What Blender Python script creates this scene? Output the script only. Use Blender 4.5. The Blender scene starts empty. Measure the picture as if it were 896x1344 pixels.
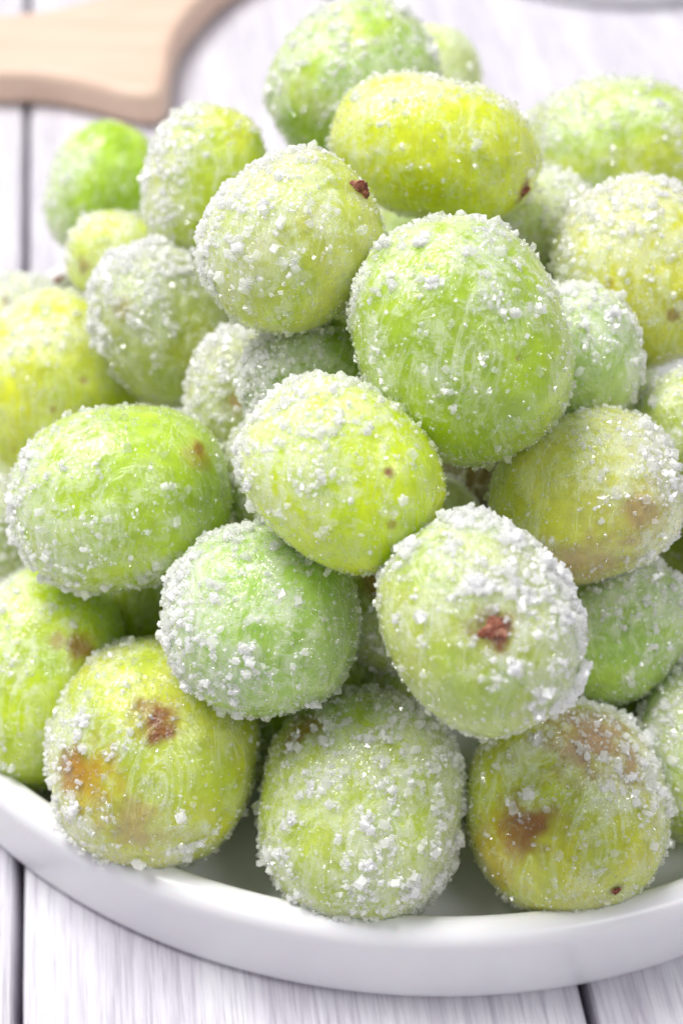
import bpy, bmesh, math, random
import numpy as np
from mathutils import Vector, Matrix
from mathutils.geometry import delaunay_2d_cdt

MM = 0.001
scene = bpy.context.scene
COL = scene.collection

# ------------------------------------------------------------------ camera
PITCH = math.radians(47)
cam_d = bpy.data.cameras.new('camera')
cam = bpy.data.objects.new('camera', cam_d)
COL.objects.link(cam)
cam.location = (0.0, -0.1363997, 0.1812707)
cam.rotation_euler = (math.pi / 2 - PITCH, 0, 0)
cam_d.sensor_fit = 'VERTICAL'
cam_d.sensor_height = 36
cam_d.lens = 36 * 2005 / 1344
cam_d.clip_start = 0.005
cam_d.clip_end = 20
cam_d.dof.use_dof = True
cam_d.dof.focus_distance = 0.174
cam_d.dof.aperture_fstop = 16
cam_d.dof.aperture_blades = 0
scene.camera = cam
CAM = np.array(cam.location)
FW = np.array([0, math.cos(PITCH), -math.sin(PITCH)])
RT = np.array([1.0, 0, 0])
UP = np.array([0, math.sin(PITCH), math.cos(PITCH)])

# ------------------------------------------------------------------ world + lamps
world = bpy.data.worlds.new('World')
scene.world = world
world.use_nodes = True
bg = world.node_tree.nodes['Background']
bg.inputs['Color'].default_value = (0.94, 0.94, 1.0, 1)
bg.inputs['Strength'].default_value = 0.40


def area_lamp(name, loc, aim, size, size_y, power, color=(1, 1, 1)):
    d = bpy.data.lights.new(name, 'AREA')
    d.shape = 'RECTANGLE'
    d.size, d.size_y = size, size_y
    d.energy = power
    d.color = color
    o = bpy.data.objects.new(name, d)
    COL.objects.link(o)
    o.location = loc
    o.rotation_euler = (Vector(aim) - Vector(loc)).to_track_quat('-Z', 'Y').to_euler()
    return o


area_lamp('window_softbox', (-0.50, 0.34, 1.22), (0, 0.02, 0.03), 0.75, 0.6, 23.5, (1.0, 0.985, 0.97))
area_lamp('fill_softbox', (0.55, -0.45, 1.0), (0, 0.0, 0.03), 0.40, 0.40, 3.2, (0.97, 0.97, 1.0))

scene.view_settings.view_transform = 'Standard'
scene.view_settings.look = 'None'
scene.view_settings.gamma = 1
scene.view_settings.exposure = 0
scene.view_settings.use_curve_mapping = False
cy = scene.cycles
cy.use_denoising = True
cy.use_adaptive_sampling = True
cy.adaptive_threshold = 0.03
cy.max_bounces = 20
cy.diffuse_bounces = 12
cy.glossy_bounces = 10
cy.transmission_bounces = 14
cy.transparent_max_bounces = 64
cy.sample_clamp_indirect = 6
cy.blur_glossy = 0.5
cy.caustics_refractive = True

# ------------------------------------------------------------------ helpers


def lin(r, g, b):
    f = lambda c: (c / 255 / 12.92) if c <= 10 else ((c / 255 + 0.055) / 1.055) ** 2.4
    return np.array([f(r), f(g), f(b)])


def tag(o, label=None, cat=None, group=None, kind=None):
    if label: o['label'] = label
    if cat: o['category'] = cat
    if group: o['group'] = group
    if kind: o['kind'] = kind
    return o


def empty(name, loc=(0, 0, 0), rz=0):
    o = bpy.data.objects.new(name, None)
    COL.objects.link(o)
    o.location = loc
    o.rotation_euler.z = rz
    o.empty_display_size = 0.004
    return o


def link(name, me, parent=None, loc=None):
    o = bpy.data.objects.new(name, me)
    COL.objects.link(o)
    if parent: o.parent = parent
    if loc is not None: o.location = loc
    return o


def mesh_np(name, v, f, mat, smooth=True):
    """v (n,3) float, f (m,k) int with equal k"""
    me = bpy.data.meshes.new(name)
    n, (m, k) = len(v), f.shape
    me.vertices.add(n)
    me.vertices.foreach_set('co', np.ascontiguousarray(v, np.float32).ravel())
    me.loops.add(m * k)
    me.loops.foreach_set('vertex_index', np.ascontiguousarray(f, np.int32).ravel())
    me.polygons.add(m)
    me.polygons.foreach_set('loop_start', np.arange(0, m * k, k, dtype=np.int32))
    me.polygons.foreach_set('loop_total', np.full(m, k, np.int32))
    me.update(calc_edges=True)
    me.polygons.foreach_set('use_smooth', np.full(m, smooth, bool))
    if mat: me.materials.append(mat)
    return me


def mesh_bm(name, bm, mat, smooth=True):
    me = bpy.data.meshes.new(name)
    bm.to_mesh(me)
    bm.free()
    for p in me.polygons: p.use_smooth = smooth
    if mat: me.materials.append(mat)
    return me


# vectorised gradient noise
_r = np.random.RandomState(11)
_perm = _r.permutation(256)
_perm = np.concatenate([_perm, _perm, _perm])
_grad = _r.randn(256, 3)
_grad /= np.linalg.norm(_grad, axis=1)[:, None]


def noise(p):
    p = np.asarray(p, float)
    i = np.floor(p).astype(int)
    f = p - i
    i &= 255
    u = f * f * f * (f * (f * 6 - 15) + 10)
    out = 0
    for dx in (0, 1):
        wx = u[:, 0] if dx else 1 - u[:, 0]
        for dy in (0, 1):
            wy = u[:, 1] if dy else 1 - u[:, 1]
            for dz in (0, 1):
                wz = u[:, 2] if dz else 1 - u[:, 2]
                h = _perm[_perm[_perm[(i[:, 0] + dx) & 255] + ((i[:, 1] + dy) & 255)] + ((i[:, 2] + dz) & 255)]
                g = _grad[h]
                out = out + wx * wy * wz * ((f[:, 0] - dx) * g[:, 0] + (f[:, 1] - dy) * g[:, 1] + (f[:, 2] - dz) * g[:, 2])
    return out * 1.5


def fbm(p, o=3):
    s, a = 0, 1.0
    for k in range(o):
        s = s + a * noise(p * 2 ** k + 17.3 * k)
        a *= 0.5
    return s


def sstep(a, b, x):
    t = np.clip((x - a) / (b - a), 0, 1)
    return t * t * (3 - 2 * t)


# ------------------------------------------------------------------ materials


class NT:
    def __init__(s, name):
        s.m = bpy.data.materials.new(name)
        s.m.use_nodes = True
        s.t = s.m.node_tree
        s.b = s.t.nodes['Principled BSDF']
        s.out = s.t.nodes['Material Output']

    def n(s, typ, **kw):
        nd = s.t.nodes.new(typ)
        for k, v in kw.items():
            if k.startswith('i_'):
                nd.inputs[k[2:].replace('_', ' ')].default_value = v
            else:
                setattr(nd, k, v)
        return nd

    def l(s, a, b):
        s.t.links.new(a, b)

    def set(s, **kw):
        for k, v in kw.items():
            s.b.inputs[k.replace('_', ' ')].default_value = v

    def ramp(s, src, stops):
        r = s.n('ShaderNodeValToRGB')
        e = r.color_ramp.elements
        while len(e) < len(stops): e.new(0.5)
        for q, (p, c) in zip(e, stops):
            q.position = p
            q.color = (*c, 1) if len(c) == 3 else c
        s.l(src, r.inputs['Fac'])
        return r.outputs['Color']

    def mix(s, fac, a, b, blend='MIX'):
        m = s.n('ShaderNodeMix', data_type='RGBA', blend_type=blend)
        for sock, v in ((m.inputs[0], fac), (m.inputs[6], a), (m.inputs[7], b)):
            if hasattr(v, 'is_linked'): s.l(v, sock)
            else: sock.default_value = v if isinstance(v, (int, float)) else (*v, 1)
        return m.outputs[2]

    def math(s, op, a, b=0.0, c=None):
        m = s.n('ShaderNodeMath', operation=op)
        for k, v in enumerate((a, b) if c is None else (a, b, c)):
            if hasattr(v, 'is_linked'): s.l(v, m.inputs[k])
            else: m.inputs[k].default_value = v
        return m.outputs[0]

    def bump(s, h, strength, dist, normal=None):
        b = s.n('ShaderNodeBump', i_Strength=strength, i_Distance=dist)
        s.l(h, b.inputs['Height'])
        if normal: s.l(normal, b.inputs['Normal'])
        return b.outputs['Normal']


def G3(v): return (v, v, v)


def mat_flesh():
    t = NT('grape_flesh')
    tc = t.n('ShaderNodeTexCoord').outputs['Object']
    col = t.n('ShaderNodeAttribute', attribute_name='flesh_colour').outputs['Color']
    fr = t.n('ShaderNodeAttribute', attribute_name='frost').outputs['Fac']
    # pale fibres seen through the skin
    mp = t.n('ShaderNodeMapping', i_Scale=(1, 1, 0.35))
    t.l(tc, mp.inputs['Vector'])
    n1 = t.n('ShaderNodeTexNoise', i_Scale=330, i_Detail=5, i_Roughness=0.6, i_Distortion=1.6)
    t.l(mp.outputs[0], n1.inputs['Vector'])
    ridge = t.math('ABSOLUTE', t.math('SUBTRACT', n1.outputs['Fac'], 0.5))
    vein = t.ramp(ridge, [(0.0, G3(1)), (0.045, G3(0.25)), (0.11, G3(0))])
    n2 = t.n('ShaderNodeTexNoise', i_Scale=190, i_Detail=3)
    t.l(tc, n2.inputs['Vector'])
    vein = t.math('MULTIPLY', vein, t.ramp(n2.outputs['Fac'], [(0.38, G3(0.05)), (0.62, G3(1))]))
    mp2 = t.n('ShaderNodeMapping', i_Scale=(1, 0.6, 0.45), i_Rotation=(0.5, 0.3, 0.2))
    t.l(tc, mp2.inputs['Vector'])
    n5 = t.n('ShaderNodeTexNoise', i_Scale=150, i_Detail=4, i_Roughness=0.55, i_Distortion=2.6)
    t.l(mp2.outputs[0], n5.inputs['Vector'])
    web = t.ramp(t.math('ABSOLUTE', t.math('SUBTRACT', n5.outputs['Fac'], 0.5)), [(0.0, G3(1)), (0.030, G3(0.55)), (0.075, G3(0))])
    web = t.math('MULTIPLY', web, t.ramp(n2.outputs['Fac'], [(0.36, G3(0.1)), (0.50, G3(1))]))
    # mottling
    n3 = t.n('ShaderNodeTexNoise', i_Scale=420, i_Detail=6, i_Roughness=0.65)
    t.l(tc, n3.inputs['Vector'])
    mott = t.ramp(n3.outputs['Fac'], [(0.3, G3(0.78)), (0.7, G3(1.12))])
    base = t.mix(1.0, col, mott, 'MULTIPLY')
    base = t.mix(t.math('MULTIPLY', vein, 0.15), base, (0.66, 0.78, 0.40))
    br0 = t.n('ShaderNodeAttribute', attribute_name='bruise').outputs['Fac']
    base = t.mix(t.math('MULTIPLY', web, t.math('SUBTRACT', t.math('ADD', 0.36, t.math('MULTIPLY', fr, 0.34)), t.math('MULTIPLY', br0, 0.45))), base, (0.80, 0.87, 0.62))
    # sugar glaze film: broken up by fine noise
    n4 = t.n('ShaderNodeTexNoise', i_Scale=750, i_Detail=5, i_Roughness=0.7, i_Distortion=0.8)
    t.l(tc, n4.inputs['Vector'])
    f2 = t.math('ADD', fr, t.math('MULTIPLY', t.math('SUBTRACT', n4.outputs['Fac'], 0.5), 3.0))
    film = t.ramp(f2, [(0.38, G3(0)), (0.85, G3(1))])
    base = t.mix(t.math('MULTIPLY', film, 0.38), base, (0.88, 0.92, 0.82))
    t.l(base, t.b.inputs['Base Color'])
    t.set(Subsurface_Weight=1.0, Subsurface_Radius=(0.9, 1.0, 0.30), Subsurface_Scale=0.0075, Specular_IOR_Level=0.5,
          Coat_Weight=0.7, Coat_Roughness=0.06)
    br = t.n('ShaderNodeAttribute', attribute_name='bruise').outputs['Fac']
    t.l(t.math('SUBTRACT', 1.0, t.math('MULTIPLY', br, 0.85)), t.b.inputs['Subsurface Weight'])
    rg = t.math('ADD', 0.30, t.math('MULTIPLY', film, 0.3))
    t.l(rg, t.b.inputs['Roughness'])
    h = t.math('ADD', t.math('MULTIPLY', n4.outputs['Fac'], t.math('ADD', 0.25, film)), t.math('ADD', t.math('MULTIPLY', vein, 0.2), t.math('MULTIPLY', web, 0.7)))
    t.l(t.bump(h, 0.6, 0.00038), t.b.inputs['Normal'])
    n6 = t.n('ShaderNodeTexVoronoi', i_Scale=1500, i_Randomness=1.0)
    t.l(tc, n6.inputs['Vector'])
    n7 = t.n('ShaderNodeTexNoise', i_Scale=1000, i_Detail=3)
    t.l(tc, n7.inputs['Vector'])
    wet = t.math('ADD', t.math('MULTIPLY', n6.outputs['Distance'], t.math('ADD', 0.25, fr)), n7.outputs['Fac'])
    t.l(t.bump(wet, 0.55, 0.0003), t.b.inputs['Coat Normal'])
    return t.m


def mat_sugar():
    # wet sugar: clear crystals that let the fruit show through, milkier where they are packed together
    t = NT('sugar_crystal')
    t.t.nodes.remove(t.b)
    w = t.n('ShaderNodeAttribute', attribute_name='milky').outputs['Fac']
    df = t.n('ShaderNodeBsdfDiffuse')
    df.inputs['Color'].default_value = (1, 1, 1, 1)
    tr = t.n('ShaderNodeBsdfTranslucent', i_Color=(1, 1, 1, 1))
    tp = t.n('ShaderNodeBsdfTransparent')
    gl = t.n('ShaderNodeBsdfGlass', i_Roughness=0.05, i_IOR=1.35)
    go = t.n('ShaderNodeBsdfGlossy', i_Roughness=0.09)

    def mx(f, a, b):
        m = t.n('ShaderNodeMixShader')
        if hasattr(f, 'is_linked'): t.l(f, m.inputs[0])
        else: m.inputs[0].default_value = f
        t.l(a.outputs[0], m.inputs[1]); t.l(b.outputs[0], m.inputs[2])
        return m
    white = mx(0.55, df, tr)
    clear = mx(0.30, tp, gl)
    body = mx(w, clear, white)
    fz = t.n('ShaderNodeFresnel', i_IOR=1.75)
    front = t.math('SUBTRACT', 1.0, t.n('ShaderNodeNewGeometry').outputs['Backfacing'])
    full = mx(t.math('MULTIPLY', fz.outputs[0], front), body, go)
    t.l(full.outputs[0], t.out.inputs['Surface'])
    return t.m


def mat_scar():
    t = NT('stem_scar_brown')
    tc = t.n('ShaderNodeTexCoord').outputs['Object']
    n1 = t.n('ShaderNodeTexNoise', i_Scale=1400, i_Detail=5, i_Roughness=0.7)
    t.l(tc, n1.inputs['Vector'])
    t.l(t.ramp(n1.outputs['Fac'], [(0.34, (0.07, 0.018, 0.009)), (0.50, (0.30, 0.085, 0.04)), (0.64, (0.52, 0.27, 0.17))]), t.b.inputs['Base Color'])
    t.set(Roughness=0.25, Subsurface_Weight=0.2, Subsurface_Scale=0.001)
    t.l(t.bump(n1.outputs['Fac'], 0.8, 0.0004), t.b.inputs['Normal'])
    return t.m


def mat_plate():
    t = NT('white_glaze')
    tc = t.n('ShaderNodeTexCoord').outputs['Object']
    n1 = t.n('ShaderNodeTexNoise', i_Scale=60, i_Detail=4)
    t.l(tc, n1.inputs['Vector'])
    t.l(t.ramp(n1.outputs['Fac'], [(0.3, (0.80, 0.795, 0.82)), (0.7, (0.84, 0.835, 0.855))]), t.b.inputs['Base Color'])
    t.set(Roughness=0.35, Coat_Weight=0.3, Coat_Roughness=0.15, Subsurface_Weight=0.15, Subsurface_Scale=0.002)
    n2 = t.n('ShaderNodeTexNoise', i_Scale=150, i_Detail=2)
    t.l(tc, n2.inputs['Vector'])
    t.l(t.bump(n2.outputs['Fac'], 0.12, 0.0006), t.b.inputs['Normal'])
    return t.m


def mat_plank():
    t = NT('white_painted_wood')
    tc = t.n('ShaderNodeTexCoord').outputs['Object']
    oi = t.n('ShaderNodeObjectInfo').outputs['Random']
    off = t.n('ShaderNodeCombineXYZ')
    t.l(t.math('MULTIPLY', oi, 7.0), off.inputs['Z'])
    ad = t.n('ShaderNodeVectorMath', operation='ADD')
    t.l(tc, ad.inputs[0]); t.l(off.outputs[0], ad.inputs[1])

    def streak(sx, sy, det, dist=0.0):
        mp = t.n('ShaderNodeMapping', i_Scale=(sx, sy, 1))
        t.l(ad.outputs[0], mp.inputs['Vector'])
        n = t.n('ShaderNodeTexNoise', i_Scale=1.0, i_Detail=det, i_Roughness=0.6, i_Distortion=dist)
        t.l(mp.outputs[0], n.inputs['Vector'])
        return n.outputs['Fac']
    fine = streak(3000, 110, 5, 0.5)
    mid = streak(900, 40, 4, 0.8)
    broad = streak(130, 9, 3, 0.5)
    g = t.math('ADD', t.math('MULTIPLY', fine, 0.55), t.math('MULTIPLY', mid, 0.45))
    c = t.ramp(g, [(0.34, (0.48, 0.45, 0.52)), (0.45, (0.64, 0.62, 0.67)), (0.54, (0.76, 0.745, 0.785))])
    c2 = t.ramp(broad, [(0.35, (0.86, 0.84, 0.88)), (0.6, (1, 1, 1))])
    c = t.mix(1.0, c, c2, 'MULTIPLY')
    t.l(c, t.b.inputs['Base Color'])
    t.set(Roughness=0.5, Specular_IOR_Level=0.4)
    t.l(t.bump(g, 0.7, 0.0007), t.b.inputs['Normal'])
    return t.m


def mat_wood(name, a, b):
    t = NT(name)
    tc = t.n('ShaderNodeTexCoord').outputs['Object']
    mp = t.n('ShaderNodeMapping', i_Scale=(40, 420, 420), i_Rotation=(0, 0, 0.35))
    t.l(tc, mp.inputs['Vector'])
    n = t.n('ShaderNodeTexNoise', i_Scale=1, i_Detail=5, i_Roughness=0.6, i_Distortion=0.5)
    t.l(mp.outputs[0], n.inputs['Vector'])
    t.l(t.ramp(n.outputs['Fac'], [(0.3, a), (0.7, b)]), t.b.inputs['Base Color'])
    t.set(Roughness=0.5)
    t.l(t.bump(n.outputs['Fac'], 0.3, 0.0003), t.b.inputs['Normal'])
    return t.m


def mat_plain(name, c, rough=0.6):
    t = NT(name)
    n = t.n('ShaderNodeTexNoise', i_Scale=200, i_Detail=4)
    t.l(t.n('ShaderNodeTexCoord').outputs['Object'], n.inputs['Vector'])
    t.l(t.ramp(n.outputs['Fac'], [(0.3, tuple(x * 0.9 for x in c)), (0.7, c)]), t.b.inputs['Base Color'])
    t.set(Roughness=rough)
    return t.m


FLESH, SUGAR, SCAR = mat_flesh(), mat_sugar(), mat_scar()
GLAZE, PLANK = mat_plate(), mat_plank()
WOOD = mat_wood('pale_beech', (0.66, 0.46, 0.35), (0.76, 0.57, 0.45))
UNDER = mat_plain('dark_seam_backing', (0.10, 0.085, 0.085), 0.8)

# ------------------------------------------------------------------ table of white planks
table = tag(empty('plank_table'), 'white painted plank table under the dish of grapes', 'table', kind='structure')
table['kind'] = 'structure'
TA = math.atan(0.135)                       # planks run away, a little to the left
PW, GAP, TH = 0.0712 * math.cos(TA), 0.0014, 0.016
seam0 = (-0.0400, -0.0539)                  # a point on the seam at the lower left
dirv = Vector((-math.sin(TA), math.cos(TA), 0))
perp = Vector((math.cos(TA), math.sin(TA), 0))
rnd = random.Random(4)
edges = [-4.9, -3.95, -2.9, -2.0, -1.0, 0.0, 1.0, 2.38, 3.4, 4.4, 5.5]
for k in range(len(edges) - 1):
    w = (edges[k + 1] - edges[k]) * PW - GAP
    L = 1.3
    bm = bmesh.new()
    ny = 60
    # cross-section with eased, slightly worn edges, swept along the plank
    prof = [(-w / 2, -TH), (-w / 2, -0.0012), (-w / 2 + 0.0003, -0.0005), (-w / 2 + 0.0011, 0), (w / 2 - 0.0011, 0), (w / 2 - 0.0003, -0.0005), (w / 2, -0.0012), (w / 2, -TH)]
    rows = []
    for j in range(ny + 1):
        y = (j / ny - 0.5) * L
        wl, wr = rnd.gauss(0, 0.00012), rnd.gauss(0, 0.00012)
        rows.append([bm.verts.new((x + (wl if x < 0 else wr), y, z)) for x, z in prof])
    for j in range(ny):
        for i in range(len(prof)):
            i2 = (i + 1) % len(prof)
            bm.faces.new((rows[j][i], rows[j][i2], rows[j + 1][i2], rows[j + 1][i]))
    bm.faces.new(rows[0]); bm.faces.new(list(reversed(rows[-1])))
    bmesh.ops.recalc_face_normals(bm, faces=bm.faces)
    o = link('plank', mesh_bm('plank', bm, PLANK, False), table)
    c = Vector((*seam0, 0)) + perp * (PW * 0.5 * (edges[k] + edges[k + 1])) + dirv * 0.2
    o.location = (c.x, c.y, rnd.uniform(-0.0002, 0) )
    o.rotation_euler.z = TA
for y in (-0.25, 0.1, 0.45):  # dark backing added beneath the planks so the open seams read dark
    bm = bmesh.new()
    bmesh.ops.create_cube(bm, size=1, matrix=Matrix.Translation((0, 0, -TH - 0.0125)) @ Matrix.Diagonal((0.9, 0.06 if y != 0.1 else 0.5, 0.024, 1)))
    o = link('seam_backing', mesh_bm('seam_backing', bm, UNDER, False), table)
    o.location = Vector((0, 0, 0)) + dirv * y
    o.rotation_euler.z = TA

# ------------------------------------------------------------------ the dish
EA, EB, ET, EC = 0.0828, 0.075, math.radians(-11.4), (0.0096, 0.0242)
prof = [(-1, 0.0006), (12, 0.0006), (9, 0.0), (5, 0.0), (1.2, 0.05), (0.5, 0.35), (0.15, 1.0), (0.02, 2.2), (0.0, 5.5), (0.0, 9), (0.0, 12), (0.12, 13.3), (0.5, 14.2), (1.2, 14.8),
        (2.1, 15.0), (3.0, 14.95), (3.8, 14.55), (4.3, 13.8), (4.6, 12.6), (4.8, 10.5), (5.2, 8.2), (5.9, 6.5), (7.2, 5.3), (9.0, 4.7), (12, 4.45), (20, 4.4), (-1, 4.4)]


def lathe(prof, A, B, seg, zc=MM):
    bm = bmesh.new()
    rings = []
    for d, z in prof:
        if d == -1:
            rings.append([bm.verts.new((0, 0, z * zc))])
        else:
            rings.append([bm.verts.new(((A - d * MM) * math.cos(2 * math.pi * i / seg), (B - d * MM) * math.sin(2 * math.pi * i / seg), z * zc)) for i in range(seg)])
    for a, b in zip(rings, rings[1:]):
        for i in range(seg):
            j = (i + 1) % seg
            if len(a) == 1: bm.faces.new((a[0], b[j], b[i]))
            elif len(b) == 1: bm.faces.new((a[i], a[j], b[0]))
            else: bm.faces.new((a[i], a[j], b[j], b[i]))
    bmesh.ops.recalc_face_normals(bm, faces=bm.faces)
    return bm


dish = link('serving_dish', mesh_bm('serving_dish', lathe(prof, EA, EB, 192), GLAZE))
dish.location = (EC[0], EC[1], 0.0003)
dish.rotation_euler.z = ET
tag(dish, 'low white glazed oval dish holding the heap of sugared grapes', 'dish')

# ------------------------------------------------------------------ wooden board behind


def smooth_loop(pts, n=6):
    out = []
    m = len(pts)
    for i in range(m):
        p0, p1, p2, p3 = (np.array(pts[(i + k) % m], float) for k in (-1, 0, 1, 2))
        for s in range(n):
            t = s / n
            out.append(0.5 * ((2 * p1) + (-p0 + p2) * t + (2 * p0 - 5 * p1 + 4 * p2 - p3) * t * t + (-p0 + 3 * p1 - 3 * p2 + p3) * t ** 3))
    return out


outline = [(-86, 152), (-72.2, 151.8), (-64.1, 151.5), (-57.4, 149.7), (-50.7, 147.0), (-44.9, 144.4), (-40.1, 143.5), (-37.5, 144.9), (-36.8, 148.5), (-36.7, 155.1), (-36.7, 162.3), (-35.9, 169.3), (-34.1, 176.5),
           (-31.3, 183.9), (-27.2, 192.3), (-21.4, 200.2), (-12, 208), (4, 222), (18, 240), (22, 265), (10, 292), (-20, 305), (-50, 296), (-64, 268), (-62, 240), (-51, 215), (-48, 199), (-51.6, 187.4), (-58.0, 182.6), (-62.8, 179.8), (-68.5, 177.5), (-75.9, 176.5), (-92, 176), (-120, 178), (-150, 179), (-163, 174), (-166, 165), (-162, 156), (-150, 151), (-120, 151)]
sm = smooth_loop([(x * MM, y * MM) for x, y in outline])


def slab(loop, h, r, steps=4):
    """solid board with rounded edges from a closed outline"""
    P = np.array(loop)
    T = np.roll(P, -1, 0) - np.roll(P, 1, 0)
    T /= np.linalg.norm(T, axis=1)[:, None]
    area = 0.5 * np.sum(P[:, 0] * np.roll(P[:, 1], -1) - np.roll(P[:, 0], -1) * P[:, 1])
    N = np.stack([T[:, 1], -T[:, 0]], 1) * (1 if area > 0 else -1)
    bm = bmesh.new()
    rings = []
    ang = [math.pi / 2 * i / steps for i in range(steps + 1)]
    lv = [(r * (1 - math.sin(a)), r * (1 - math.cos(a))) for a in ang]          # bottom: inset shrinking as it rises
    lv += [(r * (1 - math.cos(a)), h - r + r * math.sin(a)) for a in ang]
    for ins, z in lv:
        Q = P - N * ins
        rings.append([bm.verts.new((x, y, z)) for x, y in Q])
    n = len(P)
    for a, b in zip(rings, rings[1:]):
        for i in range(n):
            j = (i + 1) % n
            bm.faces.new((a[i], a[j], b[j], b[i]))
    for ring in (rings[0], rings[-1]):
        _, _, fs, ov, _, _ = delaunay_2d_cdt([Vector((v.co.x * 1000, v.co.y * 1000)) for v in ring], [], [list(range(n))], 1, 1e-4)
        for f in fs:
            bm.faces.new([ring[ov[q][0]] for q in f])
    bmesh.ops.recalc_face_normals(bm, faces=bm.faces)
    return bm


brd = link('wooden_board', mesh_bm('wooden_board', slab(sm, 0.0085, 0.0022, 6), WOOD, False), None, (0, 0, 0.0003))
for p in brd.data.polygons: p.use_smooth = abs(p.normal.z) < 0.98
tag(brd, 'pale wooden board with a shaped handle lying on the planks behind the grapes', 'board')

# made-up dish standing in for an unidentified mauve blur at the top right
blur_standin = link('standin_dish', mesh_bm('standin_dish', lathe([(d, z * 0.62) for d, z in prof], 0.052, 0.052, 128), GLAZE))
blur_standin.location = (0.067, 0.2455, 0.0003)
tag(blur_standin, 'unidentified mauve blur at the top right edge, stood in for by a made-up white dish', 'dish')

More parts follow.
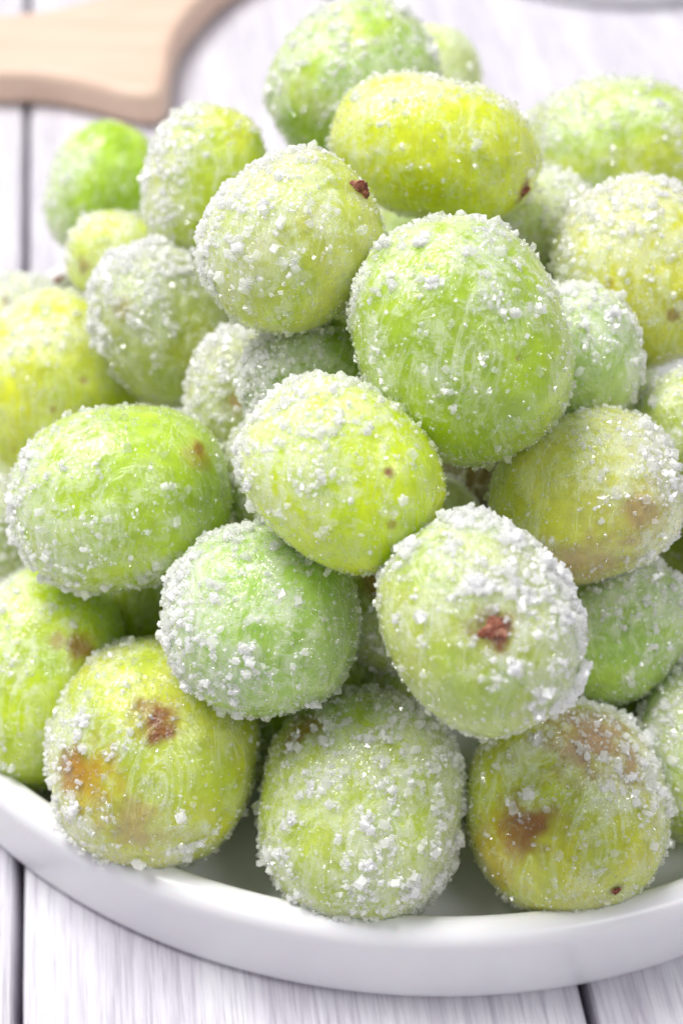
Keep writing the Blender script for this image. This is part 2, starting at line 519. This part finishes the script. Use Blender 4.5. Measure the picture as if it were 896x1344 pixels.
# ------------------------------------------------------------------ grapes
# centre (mm), half-axes (mm), first and second axis directions, marks on the skin (direction, radius mm, colour, strength)
PILE = {
    'top': ((1.7,63.7,59.4),(13.11,11.31,11.75),(0.818,0.294,0.494),(-0.575,0.429,0.696),[]),
    'topback': ((13,78.2,50.3),(9.48,9.48,9.2),(0.999,-0.037,0.039),(-0.014,0.522,0.853),[]),
    'yellowtop': ((12.4,36.6,66),(14.28,9.43,11.27),(0.972,-0.175,-0.158),(0.228,0.528,0.818),[((0.859,-0.25,-0.447),1.8,'red',1)]),
    'stem': ((-5.8,12.6,68.8),(11.42,10.13,10.39),(0.769,0.404,0.495),(-0.638,0.448,0.626),[((0.862,0.001,-0.507),1.2,'dark',1)]),
    'backwhite': ((-19.1,46.1,53.9),(11.34,8.74,9.61),(0.191,0.575,0.795),(-0.978,0.041,0.205),[]),
    'farleft': ((-38.8,73.2,33.9),(11.57,9.07,9.89),(0.367,0.58,0.728),(-0.918,0.1,0.384),[]),
    'smallpale': ((-33.5,45.8,41.3),(7.29,6.84,6.83),(0.989,0.1,-0.107),(0.024,0.612,0.791),[((-0.598,-0.206,-0.774),1.4,'red',0.6)]),
    'sugarleft': ((-25.3,30.5,40.9),(11.93,9.56,10.31),(-0.407,0.551,0.728),(-0.906,-0.344,-0.246),[((0.393,0.411,-0.823),2.2,'tan',0.6)]),
    'leftyellow': ((-42.9,33.7,25.6),(15.42,13.47,13.92),(0.504,0.649,0.57),(-0.844,0.23,0.484),[((0.206,-0.192,-0.959),0.6,'rust',0.7),((-0.165,-0.073,-0.984),0.7,'rust',0.6),((-0.665,0.058,-0.745),0.6,'rust',0.6)]),
    'leftpale': ((-53.2,52.5,22.9),(10.43,7.63,8.62),(0.967,0.255,-0.021),(-0.145,0.611,0.778),[((0.763,0.646,-0.04),1.3,'dark',1),((0.027,0.383,-0.924),1.5,'red',0.6)]),
    'leftmain': ((-27.7,-3.5,41.4),(14.1,11.79,12.44),(0.968,0.246,0.041),(-0.204,0.689,0.695),[((0.696,0.315,-0.645),1.1,'rust',0.9),((0.69,0.284,-0.666),2.3,'amber',0.55)]),
    'centre': ((0.2,-16,58.1),(12.07,10.18,10.7),(0.766,-0.46,-0.449),(0.643,0.547,0.536),[((0.277,0.327,-0.903),0.7,'red',0.9),((0.606,-0.057,-0.793),0.7,'rust',0.6)]),
    'mint': ((-9.3,-21.7,39.3),(11.76,11.49,11.26),(0.999,0.035,-0.037),(-0.004,0.778,0.628),[]),
    'biggreen': ((14.1,0.9,63.5),(15.11,12.6,13.31),(0.429,-0.613,-0.663),(0.9,0.227,0.372),[((0.288,0.387,-0.876),0.5,'rust',0.6)]),
    'tan': ((29.8,-6.9,45),(12.05,10.64,10.93),(0.928,0.148,0.343),(-0.339,0.718,0.608),[((0.472,-0.365,-0.802),4.0,'tan',0.9),((-0.181,-0.786,-0.592),6.3,'tan',0.8),((-0.676,-0.468,-0.569),4.7,'tan',0.6)]),
    'scar': ((14.8,-33.1,52.4),(12.2,10.23,10.78),(0.522,-0.694,-0.496),(0.848,0.362,0.387),[((0.094,0.124,-0.988),2.8,'scar',1)]),
    'brownbehind': ((6.9,-13.2,32.5),(8.89,8.32,8.32),(0.502,0.655,0.566),(-0.864,0.406,0.296),[((0.068,0.427,-0.901),2.7,'rust',0.7)]),
    'rightgreen': ((35.7,-13.3,27.1),(10.25,8.49,9),(0.575,0.569,0.588),(-0.798,0.547,0.252),[]),
    'rightedge': ((46.8,-24.7,16.2),(12.23,9.48,10.39),(0.203,0.783,0.587),(-0.952,0.298,-0.068),[]),
    'botleft': ((-23.4,-26.9,19.4),(14.68,13.24,13.47),(0.154,0.829,0.538),(-0.981,0.063,0.184),[((0.249,0.062,-0.966),3.5,'rust',1),((-0.251,0.678,-0.69),3.9,'red',1),((-0.584,0.092,-0.806),4.7,'tan',0.75),((-0.347,0.574,-0.742),5.9,'amber',0.8)]),
    'botmid': ((2.4,-33.9,17.8),(14.51,12.71,13.11),(0.089,0.843,0.53),(-0.996,0.082,0.037),[((0.564,0.6,-0.568),3.5,'rust',0.7)]),
    'botright': ((27.8,-33.9,17.2),(13.3,12.64,12.55),(-0.145,0.85,0.506),(-0.979,-0.049,-0.197),[((0.609,-0.352,-0.711),7.8,'mauve',0.85),((-0.129,0.407,-0.904),4.5,'red',0.85),((-0.742,-0.319,-0.59),1.1,'dark',0.8),((-0.292,0.719,-0.63),5.8,'amber',0.5)]),
    'leftbot': ((-39.8,-13.1,16.8),(15.44,10.86,12.53),(0.151,0.808,0.569),(-0.97,0.01,0.242),[((0.299,-0.085,-0.951),1.6,'tan',0.8),((0.268,-0.37,-0.89),2.5,'rust',0.8)]),
    'under_a': ((-26.9,2.7,14.1),(8.72,8.72,8.46),(0.992,0.084,-0.09),(-0.007,0.768,0.64),[]),
    'righttop': ((41.6,57.5,51.5),(14.1,10.93,11.99),(0.983,-0.171,0.059),(0.045,0.549,0.835),[]),
    'rightyellow': ((40.4,27.1,52.8),(12.76,11.53,11.72),(0.516,-0.604,-0.607),(0.835,0.197,0.513),[((0.49,0.051,-0.87),1.1,'rust',0.7),((-0.087,-0.347,-0.934),0.8,'rust',0.5)]),
    'whiteback': ((28.3,42.2,47.2),(9.92,8.61,8.92),(0.318,0.536,0.782),(-0.94,0.288,0.185),[]),
    'paleright': ((30,10.7,52.6),(9.16,8,8.27),(-0.187,0.668,0.72),(-0.971,-0.012,-0.24),[]),
    'rightsmall': ((45.5,6.4,45.4),(7.9,6.92,7.14),(0.837,0.213,0.504),(-0.498,0.676,0.543),[]),
    'rightstem': ((50.3,7.1,32.2),(7.79,7.28,7.28),(-0.004,0.721,0.693),(-0.972,0.161,-0.173),[((0.003,0.746,-0.666),3.2,'tan',0.6)]),
    'rightolive': ((53.3,8.3,18.1),(8.54,7.23,7.59),(0.958,-0.03,0.286),(-0.163,0.764,0.624),[]),
    'tansugar': ((-14.1,16.5,40.1),(9.57,6.88,7.85),(0.178,0.676,0.715),(-0.982,0.072,0.176),[((0.011,-0.085,-0.996),2.7,'tan',0.9)]),
    'sugarlow': ((-9.7,2.6,39.1),(7.58,5.6,6.3),(0.001,0.715,0.699),(-0.999,-0.033,0.036),[]),
    'darkgreen': ((-3.2,6.7,52),(9.44,8.1,8.44),(0.94,0.24,0.242),(-0.341,0.626,0.701),[]),
    'olivemid': ((0.7,26.9,51.4),(8.29,7.87,7.82),(1,-0.002,0.003),(-0.001,0.622,0.783),[]),
    'gapbrown': ((19.2,13,28),(8.59,8.16,8.11),(0.996,-0.061,0.065),(-0.002,0.716,0.698),[]),
    'gapgreen': ((11.4,1,31.2),(7.36,6.75,6.81),(0.998,-0.038,0.041),(0,0.737,0.675),[]),
    'rightlow': ((48.8,-7.6,18),(6.46,5.84,5.94),(0.018,0.782,0.623),(-0.973,0.156,-0.168),[]),
    'gapbright': ((38.2,-13.5,10.9),(6.91,6.91,6.71),(0.984,-0.123,0.132),(0.022,0.808,0.588),[]),
    'gapmid': ((5.3,-13.5,17.7),(7.36,6.75,6.81),(1,-0.018,0.019),(0.003,0.799,0.601),[]),
    'gapleft': ((-10,-18.2,10.4),(6.82,6.41,6.39),(0.999,0.033,-0.036),(-0.007,0.822,0.569),[]),
    'leftgrey': ((-50.9,12.2,17.9),(6.88,6.22,6.33),(-0.003,0.739,0.673),(-0.974,-0.153,0.164),[]),
}
FILL=[((38.8,48.4,24.4),11.0),((15.4,48.9,26),10.6),((-1.3,26.3,16.5),12.0),((41.5,69.2,15),10.5),((-33.4,67.1,15),10.5),((-4.1,57.7,15.3),10.8),((17,82.2,16.5),12.0),((-13,80,15.8),11.3),((34,26.5,29.6),12.0),((-6.8,3,15.8),11.3),((37,75.7,36.6),10.6),((28.5,1.1,15.4),10.9),((18.5,25.1,46),10.8),((-15.7,51.9,33.9),11.8)]
MARK = {'dark': lin(60, 30, 18), 'red': lin(120, 28, 10), 'rust': lin(128, 50, 5), 'amber': lin(186, 146, 26), 'tan': lin(186, 160, 104), 'mauve': lin(168, 128, 112), 'scar': lin(116, 46, 30)}
# skin colour A, skin colour B, frost amount, heavy side (clock angle in degrees, strength), crystal amount, label
LOOK = {
    'top': ((188, 216, 72), (160, 205, 80), .10, (100, .35), 1.0, 'round green sugared grape at the very top of the heap'),
    'topback': ((204, 219, 138), (187, 208, 118), .15, (80, .3), .8, 'pale blurred grape peeping out behind the topmost green grape'),
    'yellowtop': ((214, 228, 34), (202, 218, 30), -.06, (100, .42), .85, 'oblong yellow grape with a reddish spot on its right tip, near the top'),
    'stem': ((186, 206, 66), (204, 212, 112), .16, (150, .55), 1.0, 'grape with a small dark stem stub at its upper right'),
    'backwhite': ((204, 220, 38), (182, 208, 48), .05, (160, .75), 1.2, 'thickly sugared lime grape standing behind left of the stem stub grape'),
    'farleft': ((168, 212, 23), (148, 194, 28), -.05, (190, .65), .5, 'smooth bright green blurred grape furthest left at the back, below the wooden board'),
    'smallpale': ((208, 227, 108), (198, 214, 98), -.05, (110, .45), .6, 'small pale yellow grape with a faint reddish mark, below the bright green back grape'),
    'sugarleft': ((156, 173, 48), (165, 185, 98), .12, (125, .65), 1.45, 'olive grape crusted with coarse sugar on its upper left, right of the large yellow grape'),
    'leftyellow': ((212, 222, 50), (200, 218, 60), -.08, (135, .45), .7, 'large yellow green grape at the left edge, above the long green one'),
    'leftpale': ((214, 226, 158), (205, 216, 138), .20, (90, .4), 1.0, 'whitish grape at the left edge, behind the large yellow green grape'),
    'leftmain': ((177, 212, 48), (166, 204, 58), .06, (205, .45), 1.0, 'oblong green grape with sugar flakes on its lower left and a tiny brown speck'),
    'centre': ((206, 232, 14), (190, 222, 18), .02, (135, .60), 1.1, 'bright lime grape in the middle of the heap with two small red specks'),
    'mint': ((150, 196, 86), (164, 204, 112), .14, (165, .45), 1.4, 'round minty green grape with coarse sugar, under the bright lime grape'),
    'biggreen': ((167, 204, 38), (151, 189, 48), .02, (125, .45), 1.0, 'largest bright green egg shaped grape, right of the middle'),
    'tan': ((188, 200, 66), (198, 204, 98), .04, (20, .50), .9, 'yellow olive grape with tan bruising along its lower right side'),
    'scar': ((179, 199, 83), (159, 189, 83), .16, (48, .62), 1.5, 'heavily sugared grape with a big reddish brown scar facing the viewer'),
    'brownbehind': ((156, 173, 53), (146, 164, 58), .0, (200, .3), .8, 'olive grape with a brown blotch squeezed behind the scarred grape'),
    'rightgreen': ((142, 186, 82), (156, 196, 84), .08, (60, .35), 1.3, 'cool green grape under the tan bruised grape at the right'),
    'rightedge': ((163, 199, 48), (172, 199, 88), .10, (110, .50), 1.2, 'green grape cut off by the right edge, lowest on that side'),
    'botleft': ((196, 208, 58), (178, 200, 62), .04, (200, .42), 1.25, 'bottom row grape at the left with rust and red bruises'),
    'botmid': ((176, 204, 66), (184, 206, 92), .30, (0, .15), 1.45, 'bottom row grape in the middle, evenly crusted with sugar'),
    'botright': ((184, 192, 36), (176, 194, 46), .02, (60, .45), 1.1, 'bottom row grape at the right, olive with a mauve brown shoulder'),
    'leftbot': ((183, 212, 23), (169, 204, 33), -.14, (150, .50), .6, 'smooth lime grape at the lower left edge above the dish rim'),
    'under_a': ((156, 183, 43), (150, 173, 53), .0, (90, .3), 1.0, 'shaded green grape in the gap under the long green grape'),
    'righttop': ((195, 214, 58), (171, 204, 78), .10, (150, .35), 1.0, 'green grape with white sugar streaks at the upper right corner'),
    'rightyellow': ((208, 214, 42), (200, 206, 62), .08, (110, .60), 1.0, 'yellow grape with a thick sugar cap at the right edge'),
    'whiteback': ((184, 208, 118), (183, 199, 108), .2, (120, .4), 1.3, 'whitish grape set back between the yellow oblong and the sugar capped yellow grape'),
    'paleright': ((160, 198, 112), (172, 206, 118), .18, (70, .3), 1.0, 'pale frosted green grape peeping out to the right of the largest green grape'),
    'rightsmall': ((171, 194, 68), (167, 189, 78), .0, (130, .45), .9, 'small olive green grape at the right edge, below the sugar capped yellow grape'),
    'rightstem': ((169, 183, 58), (165, 179, 78), .0, (40, .3), .9, 'olive grape at the right edge beside a red brown stem tip'),
    'rightolive': ((151, 169, 53), (151, 164, 68), .05, (0, .3), 1.0, 'dull olive grape at the right edge, right of the tan bruised grape'),
    'tansugar': ((175, 190, 83), (170, 179, 98), .20, (130, .45), 1.4, 'tan grape buried in coarse sugar, right of the sugar crusted olive one'),
    'sugarlow': ((171, 189, 78), (156, 173, 73), .14, (170, .3), 1.5, 'narrow sugared grape wedged between the long green and bright lime grapes'),
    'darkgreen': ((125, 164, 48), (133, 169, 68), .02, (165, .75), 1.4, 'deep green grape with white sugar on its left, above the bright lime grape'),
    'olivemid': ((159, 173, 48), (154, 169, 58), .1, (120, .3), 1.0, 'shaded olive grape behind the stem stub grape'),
    'gapbrown': ((84, 74, 26), (78, 62, 26), -.2, (90, .2), .3, 'brown grape deep in the gap under the largest green grape, gap shade put into its skin colour'),  # brown skin darkened to carry the shade of the gap
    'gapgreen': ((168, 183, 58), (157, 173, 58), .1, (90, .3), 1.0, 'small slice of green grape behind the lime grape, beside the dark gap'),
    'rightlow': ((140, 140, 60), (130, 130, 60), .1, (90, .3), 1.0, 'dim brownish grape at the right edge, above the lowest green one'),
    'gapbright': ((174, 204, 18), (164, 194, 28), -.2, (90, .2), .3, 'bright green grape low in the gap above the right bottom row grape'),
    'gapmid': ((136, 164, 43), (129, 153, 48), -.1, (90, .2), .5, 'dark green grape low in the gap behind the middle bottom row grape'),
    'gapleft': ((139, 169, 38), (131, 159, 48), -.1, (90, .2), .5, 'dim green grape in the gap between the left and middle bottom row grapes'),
    'leftgrey': ((175, 195, 118), (165, 179, 108), .30, (90, .3), 1.4, 'greyish sugared grape at the left edge, under the large yellow green grape'),
}
SAT = np.array([0.78, 0.82, 1.0])
GROUP = 'sugared grapes heaped in the dish'


def ico(level):
    bm = bmesh.new()
    bmesh.ops.create_icosphere(bm, subdivisions=level, radius=1)
    bm.verts.ensure_lookup_table()
    v = np.array([x.co for x in bm.verts])
    f = np.array([[q.index for q in p.verts] for p in bm.faces])
    bm.free()
    return v, f


ICO = {k: ico(k) for k in (5, 6)}

# crystal shapes: chipped blocks of sugar
CR = np.random.RandomState(3)
cubo = np.array([(a, b, 0) for a in (-1, 1) for b in (-1, 1)] + [(a, 0, b) for a in (-1, 1) for b in (-1, 1)] + [(0, a, b) for a in (-1, 1) for b in (-1, 1)], float)


def hull(pts):
    bm = bmesh.new()
    vs = [bm.verts.new(p) for p in pts]
    r = bmesh.ops.convex_hull(bm, input=vs)
    bmesh.ops.delete(bm, geom=[g for g in bm.verts if not g.link_faces], context='VERTS')
    bmesh.ops.triangulate(bm, faces=bm.faces)
    bmesh.ops.recalc_face_normals(bm, faces=bm.faces)
    bm.verts.index_update()
    v = np.array([x.co for x in bm.verts])
    f = np.array([[q.index for q in p.verts] for p in bm.faces])
    bm.free()
    return v, f


CRYST = []
box = np.array([(a, b, c_) for a in (-1, 1) for b in (-1, 1) for c_ in (-1, 1)], float)
for k in range(14):
    if k % 2:
        CRYST.append(hull(box * CR.uniform(0.55, 0.85, 3) + CR.normal(0, 0.10, box.shape)))
        continue
    p = cubo * CR.uniform(0.75, 1.25, 3) + CR.normal(0, 0.20, cubo.shape)
    CRYST.append(hull(p * 0.75))


OCTA = [hull(np.array([(1, 0, 0), (-1, 0, 0), (0, 1, 0), (0, -1, 0), (0, 0, 1), (0, 0, -1)]) * CR.uniform(0.7, 1.2, 3) + CR.normal(0, 0.12, (6, 3))) for k in range(8)]


def rand_rot(n, rs):
    q = rs.randn(n, 4)
    q /= np.linalg.norm(q, axis=1)[:, None]
    w, x, y, z = q.T
    return np.stack([np.stack([1 - 2 * (y * y + z * z), 2 * (x * y - z * w), 2 * (x * z + y * w)], 1),
                     np.stack([2 * (x * y + z * w), 1 - 2 * (x * x + z * z), 2 * (y * z - x * w)], 1),
                     np.stack([2 * (x * z - y * w), 2 * (y * z + x * w), 1 - 2 * (x * x + y * y)], 1)], 1)


def crystals(pos, size, rs, wmap=None, kinds=None):
    kinds = kinds or CRYST
    n = len(pos)
    R = rand_rot(n, rs) * (size[:, None] * rs.uniform(0.75, 1.3, (n, 3)))[:, None, :]
    kind = rs.randint(0, len(kinds), n)
    V, Fc, off = [], [], 0
    for k, (cv, cf) in enumerate(kinds):
        m = kind == k
        if not m.any(): continue
        vv = np.einsum('nij,kj->nki', R[m], cv) + pos[m][:, None, :]
        c = m.sum()
        if wmap is not None: wmap.append((np.nonzero(m)[0], len(cv)))
        V.append(vv.reshape(-1, 3))
        Fc.append((cf[None] + (np.arange(c) * len(cv))[:, None, None]).reshape(-1, 3) + off)
        off += c * len(cv)
    return np.concatenate(V), np.concatenate(Fc)


# a few lumps of crystals grown together, shared by all grapes
CLUMPS = []
for k in range(5):
    n = 9 + 2 * k
    p = CR.randn(n, 3) * np.array([0.55, 0.4, 0.28])
    v, f = crystals(p * MM, CR.uniform(0.32, 0.55, n) * MM, CR)
    me = mesh_np('sugar_clump', v, f, SUGAR, False)
    me.attributes.new('milky', 'FLOAT', 'POINT').data.foreach_set('value', np.repeat(0.8, len(v)).astype(np.float32))
    CLUMPS.append(me)

TRI = [0]


def make_grape(key, c, rad, u, v, marks, look, seed, level=6, front=True):
    colA, colB, cover, (hang, hstr), amount, label = look
    rs = np.random.RandomState(seed)
    u = np.array(u); v = np.array(v)
    w = np.cross(u, v)
    AX = np.stack([u, v, w])
    # the bake stored the third axis pointing away from the camera
    c = np.array(c) * MM
    if w @ (c - CAM) < 0: w = -w; AX[2] = w
    rad = np.array(rad) * MM
    so = rs.uniform(0, 60, 3)

    def shape(n):
        d = 1 + 0.030 * noise(n * 1.6 + so) + 0.012 * noise(n * 4.0 + so + 9) + 0.004 * noise(n * 11 + so)
        d = d / (np.abs(n) ** 2.3).sum(1) ** (1 / 2.3)      # a little fuller than an ellipsoid
        return (n * rad * d[:, None] * 0.97) @ AX

    ha = math.radians(hang)
    hd = AX @ (RT * math.cos(ha) + UP * math.sin(ha) - FW * 0.25)

    def frost(n):
        return cover + hstr * (n @ hd) + 0.42 * fbm(n * 1.9 + so + 3, 3) + 0.22 * noise(n * 8 + so)

    nv, nf = ICO[level]
    P = shape(nv)
    F = frost(nv)
    f = sstep(-0.25, 0.55, F)
    tone = sstep(-0.35, 0.35, fbm(nv * 1.3 + so + 30, 2))
    a, b = lin(*colA) ** SAT, lin(*colB) ** SAT
    C = a + (b - a) * tone[:, None]
    bru = np.zeros(len(nv))
    for md, mr, mc, ms in marks:
        md = np.array(md)
        dist = np.linalg.norm((nv - md) * rad, axis=1) / MM
        edge = dist / mr + 0.45 * fbm(nv * 5 + so + 5, 3)
        k = ms * (1 - sstep(0.25, 1.15, edge))
        C = C + (MARK[mc] - C) * k[:, None]
        f = f * (1 - 0.9 * k)
        bru = np.maximum(bru, k)
    # thin sugar glaze stands a little proud and is rough
    N = (nv / rad) @ AX
    N /= np.linalg.norm(N, axis=1)[:, None]
    P = P + N * (f * (0.00016 + 0.00012 * noise(nv * 22 + so)))[:, None]
    base = np.array([0, 0, P[:, 2].min()])
    root = empty('grape', c + base)
    tag(root, label, 'grape', GROUP)
    me = mesh_np('flesh', P - base, nf, FLESH)
    at = me.attributes.new('flesh_colour', 'FLOAT_COLOR', 'POINT')
    at.data.foreach_set('color', np.concatenate([C, np.ones((len(C), 1))], 1).astype(np.float32).ravel())
    at = me.attributes.new('frost', 'FLOAT', 'POINT')
    at.data.foreach_set('value', f.astype(np.float32))
    me.attributes.new('bruise', 'FLOAT', 'POINT').data.foreach_set('value', bru.astype(np.float32))
    link('flesh', me, root)
    # ---- crystals
    area = 4 * math.pi * (rad.mean() / MM) ** 2
    N0 = int(area * (11.5 if front else 2.5))
    n = rs.randn(N0, 3)
    n /= np.linalg.norm(n, axis=1)[:, None]
    pos = shape(n)
    nn = (n / rad) @ AX
    nn /= np.linalg.norm(nn, axis=1)[:, None]
    view = CAM - (pos + c)
    view /= np.linalg.norm(view, axis=1)[:, None]
    facing = (nn * view).sum(1)
    Fn = frost(n)
    clump = noise(n * 5 + so + 70) * 0.55 + noise(n * 11 + so) * 0.62 + noise(n * 23 + so) * 0.35
    dens = sstep(0.18, 0.80, Fn + clump)
    prob = (0.12 + 0.80 * dens) * min(1.0, 0.60 * amount)
    for md, mr, mc, ms in marks:
        dist = np.linalg.norm((n - np.array(md)) * rad, axis=1) / MM
        prob *= 1 - (0.1 if mc == 'scar' else 0.6) * ms * (1 - sstep(0.6, 1.1, dist / mr))
    keep = (rs.rand(N0) < prob) & (facing > -0.45)
    pos, nn, dens = pos[keep], nn[keep], dens[keep]
    m = len(pos)
    size = np.exp(rs.normal(math.log(0.18), 0.40, m)) * (0.8 + 0.4 * dens) * MM
    size = np.where(rs.rand(m) < 0.09 * (0.4 + dens), size * 1.8, size)
    size = np.clip(size, 0.09 * MM, 0.62 * MM)
    lift = (0.1 + 0.45 * rs.rand(m)) * size + dens * rs.rand(m) ** 2 * 0.00042 * (min(1.3, amount) if amount < 1.55 else 2.2)
    pos = pos + nn * lift[:, None]
    wmap = []
    V, Fc = crystals(pos - base, size, rs, wmap)
    # fine sugar dust between the crystals
    N1 = int(area * (5.0 if front else 1.0))
    n1 = rs.randn(N1, 3)
    n1 /= np.linalg.norm(n1, axis=1)[:, None]
    p1 = shape(n1)
    nn1 = (n1 / rad) @ AX
    nn1 /= np.linalg.norm(nn1, axis=1)[:, None]
    vw = CAM - (p1 + c)
    vw /= np.linalg.norm(vw, axis=1)[:, None]
    d1 = sstep(-0.7, 0.5, frost(n1) + noise(n1 * 9 + so) * 0.5)
    kp = (rs.rand(N1) < d1 * min(0.3, 0.25 * amount)) & ((nn1 * vw).sum(1) > -0.3)
    p1, nn1 = p1[kp], nn1[kp]
    s1 = np.clip(np.exp(rs.normal(math.log(0.12), 0.3, len(p1))), 0.06, 0.24) * MM
    wm1 = []
    V1, F1 = crystals(p1 + nn1 * (s1 * 0.4 + f.mean() * 0.0001)[:, None] - base, s1, rs, wm1, OCTA)
    Fc = np.concatenate([Fc, F1 + len(V)])
    V = np.concatenate([V, V1])
    TRI[0] += len(Fc) + len(nf)
    o = link('sugar_crust', mesh_np('sugar_crust', V, Fc, SUGAR, False), root)
    o['kind'] = 'stuff'
    wk = np.clip(0.20 + 0.46 * dens + rs.normal(0, 0.18, m), 0.06, 0.9)
    wk = np.concatenate([np.repeat(wk[q], n_) for q, n_ in wmap] + [np.full(len(V1), 0.18)])
    at = o.data.attributes.new('milky', 'FLOAT', 'POINT')
    at.data.foreach_set('value', wk.astype(np.float32))
    # ---- a few lumps one can pick out
    if front and amount > 0.9:
        big = np.argsort(-dens + rs.rand(m) * 0.8)[:int(3 + 4 * amount) if key != 'scar' else 30]
        for q in big:
            cl = link('sugar_clump', CLUMPS[rs.randint(len(CLUMPS))], root)
            z = Vector(nn[q])
            cl.location = Vector(pos[q] - base) + z * 0.0001
            cl.rotation_euler = (z.to_track_quat('Z', 'Y').to_matrix() @ Matrix.Rotation(rs.rand() * 6.28, 3, 'Z')).to_euler()
            s = rs.uniform(0.55, 1.0) if key != 'scar' else rs.uniform(0.7, 1.25)
            cl.scale = (s, s, s)
    return root, c, base, AX, rad, shape


def scar_part(g, n, rx, ry, h, seed, pts=150):
    """rough brown scab grown over the stem end"""
    root, c, base, AX, rad, shape = g
    rs = np.random.RandomState(seed)
    n = np.array(n, float)
    n /= np.linalg.norm(n)
    p = shape(n[None])[0]
    z = Vector((n / rad) @ AX).normalized()
    M = (z.to_track_quat('Z', 'Y').to_matrix()).to_4x4()
    nr, ns = 7, 22
    bm = bmesh.new()
    ph = rs.rand(4) * 6.28
    rings = []
    for i in range(nr + 1):
        t = i / nr
        ring = []
        for k in range(ns):
            a = 2 * math.pi * k / ns
            r = t * (1 + 0.22 * math.sin(3 * a + ph[0]) + 0.16 * math.sin(5 * a + ph[1]) + rs.normal(0, 0.07))
            hz = h * (1 - t ** 2.2) * (1 + rs.normal(0, 0.16)) + rs.normal(0, 0.00006) - (0.00035 if i == nr else 0) - (rx * t) ** 2 / (2 * 0.0125)
            ring.append(bm.verts.new((rx * r * math.cos(a), ry * r * math.sin(a), hz)))
            if i == 0: break
        rings.append(ring)
    for a, b in zip(rings, rings[1:]):
        for k in range(ns):
            j = (k + 1) % ns
            if len(a) == 1: bm.faces.new((a[0], b[k], b[j]))
            else: bm.faces.new((a[k], b[k], b[j], a[j]))
    bmesh.ops.recalc_face_normals(bm, faces=bm.faces)
    o = link('stem_scar', mesh_bm('stem_scar', bm, SCAR), root)
    o.rotation_euler = M.to_euler()
    o.location = Vector(p - base) + z * 0.00014
    return o


def stub_part(g, world, d, length, r):
    """short dried stem stub: tapered, a little bent, torn end"""
    root, c, base, AX, rad, shape = g
    bm = bmesh.new()
    rs = np.random.RandomState(8)
    rings = []
    for i in range(7):
        t = i / 6
        rr = r * (1.15 - 0.45 * t) * (1 + rs.normal(0, .07))
        rings.append([bm.verts.new((rr * math.cos(a) + 0.12 * length * t * t, rr * 0.75 * math.sin(a), length * t + rs.normal(0, r * (.25 if i == 6 else .04)))) for a in np.linspace(0, 2 * math.pi, 11)[:-1]])
    for a, b in zip(rings, rings[1:]):
        for k in range(10):
            bm.faces.new((a[k], a[(k + 1) % 10], b[(k + 1) % 10], b[k]))
    bm.faces.new(rings[-1]); bm.faces.new(list(reversed(rings[0])))
    bmesh.ops.recalc_face_normals(bm, faces=bm.faces)
    o = link('stem_stub', mesh_bm('stem_stub', bm, SCAR), root)
    o.rotation_euler = Vector(d).to_track_quat('Z', 'Y').to_euler()
    o.location = Vector(np.array(world) - (c + base))
    return o


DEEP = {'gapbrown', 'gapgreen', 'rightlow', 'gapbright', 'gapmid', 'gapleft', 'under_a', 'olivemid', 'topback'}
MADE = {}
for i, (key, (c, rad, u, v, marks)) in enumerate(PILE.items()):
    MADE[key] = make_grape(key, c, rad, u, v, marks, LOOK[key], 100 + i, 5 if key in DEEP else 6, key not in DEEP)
for i, (c, r) in enumerate(FILL):
    q = np.random.RandomState(i).randn(3); q /= np.linalg.norm(q)
    a = np.cross(q, [0.3, 0.5, 0.8]); a /= np.linalg.norm(a)
    make_grape('fill', c, (r * 1.05, r * .96, r * .96), a, np.cross(q, a), [],
               ((140, 180, 50), (150, 175, 60), .05, (90, .3), .6, 'sugared green grape buried inside the heap'), 300 + i, 5, False)
    
g = MADE['scar']
mk = PILE['scar'][4][0]
scar_part(g, mk[0], 0.0015, 0.0013, 0.00010, 3)
mk = PILE['stem'][4][0]
o = scar_part(MADE['stem'], mk[0], 0.00075, 0.0013, 0.0009, 5)
for key, s in (('yellowtop', .0009), ('botright', .0006)):
    mk = PILE[key][4][0 if key == 'yellowtop' else 2]
    scar_part(MADE[key], mk[0], s, s * 0.6, 0.0003, 7)
print('triangles', TRI[0])
stub_part(MADE['rightstem'], [0.04251, 0.00791, 0.03839], (0.75, -0.1, 0.45), 0.0024, 0.0007)
stub_part(MADE['leftpale'], [-0.04563, 0.05755, 0.02766], (0.55, -0.2, 0.5), 0.0016, 0.0006)
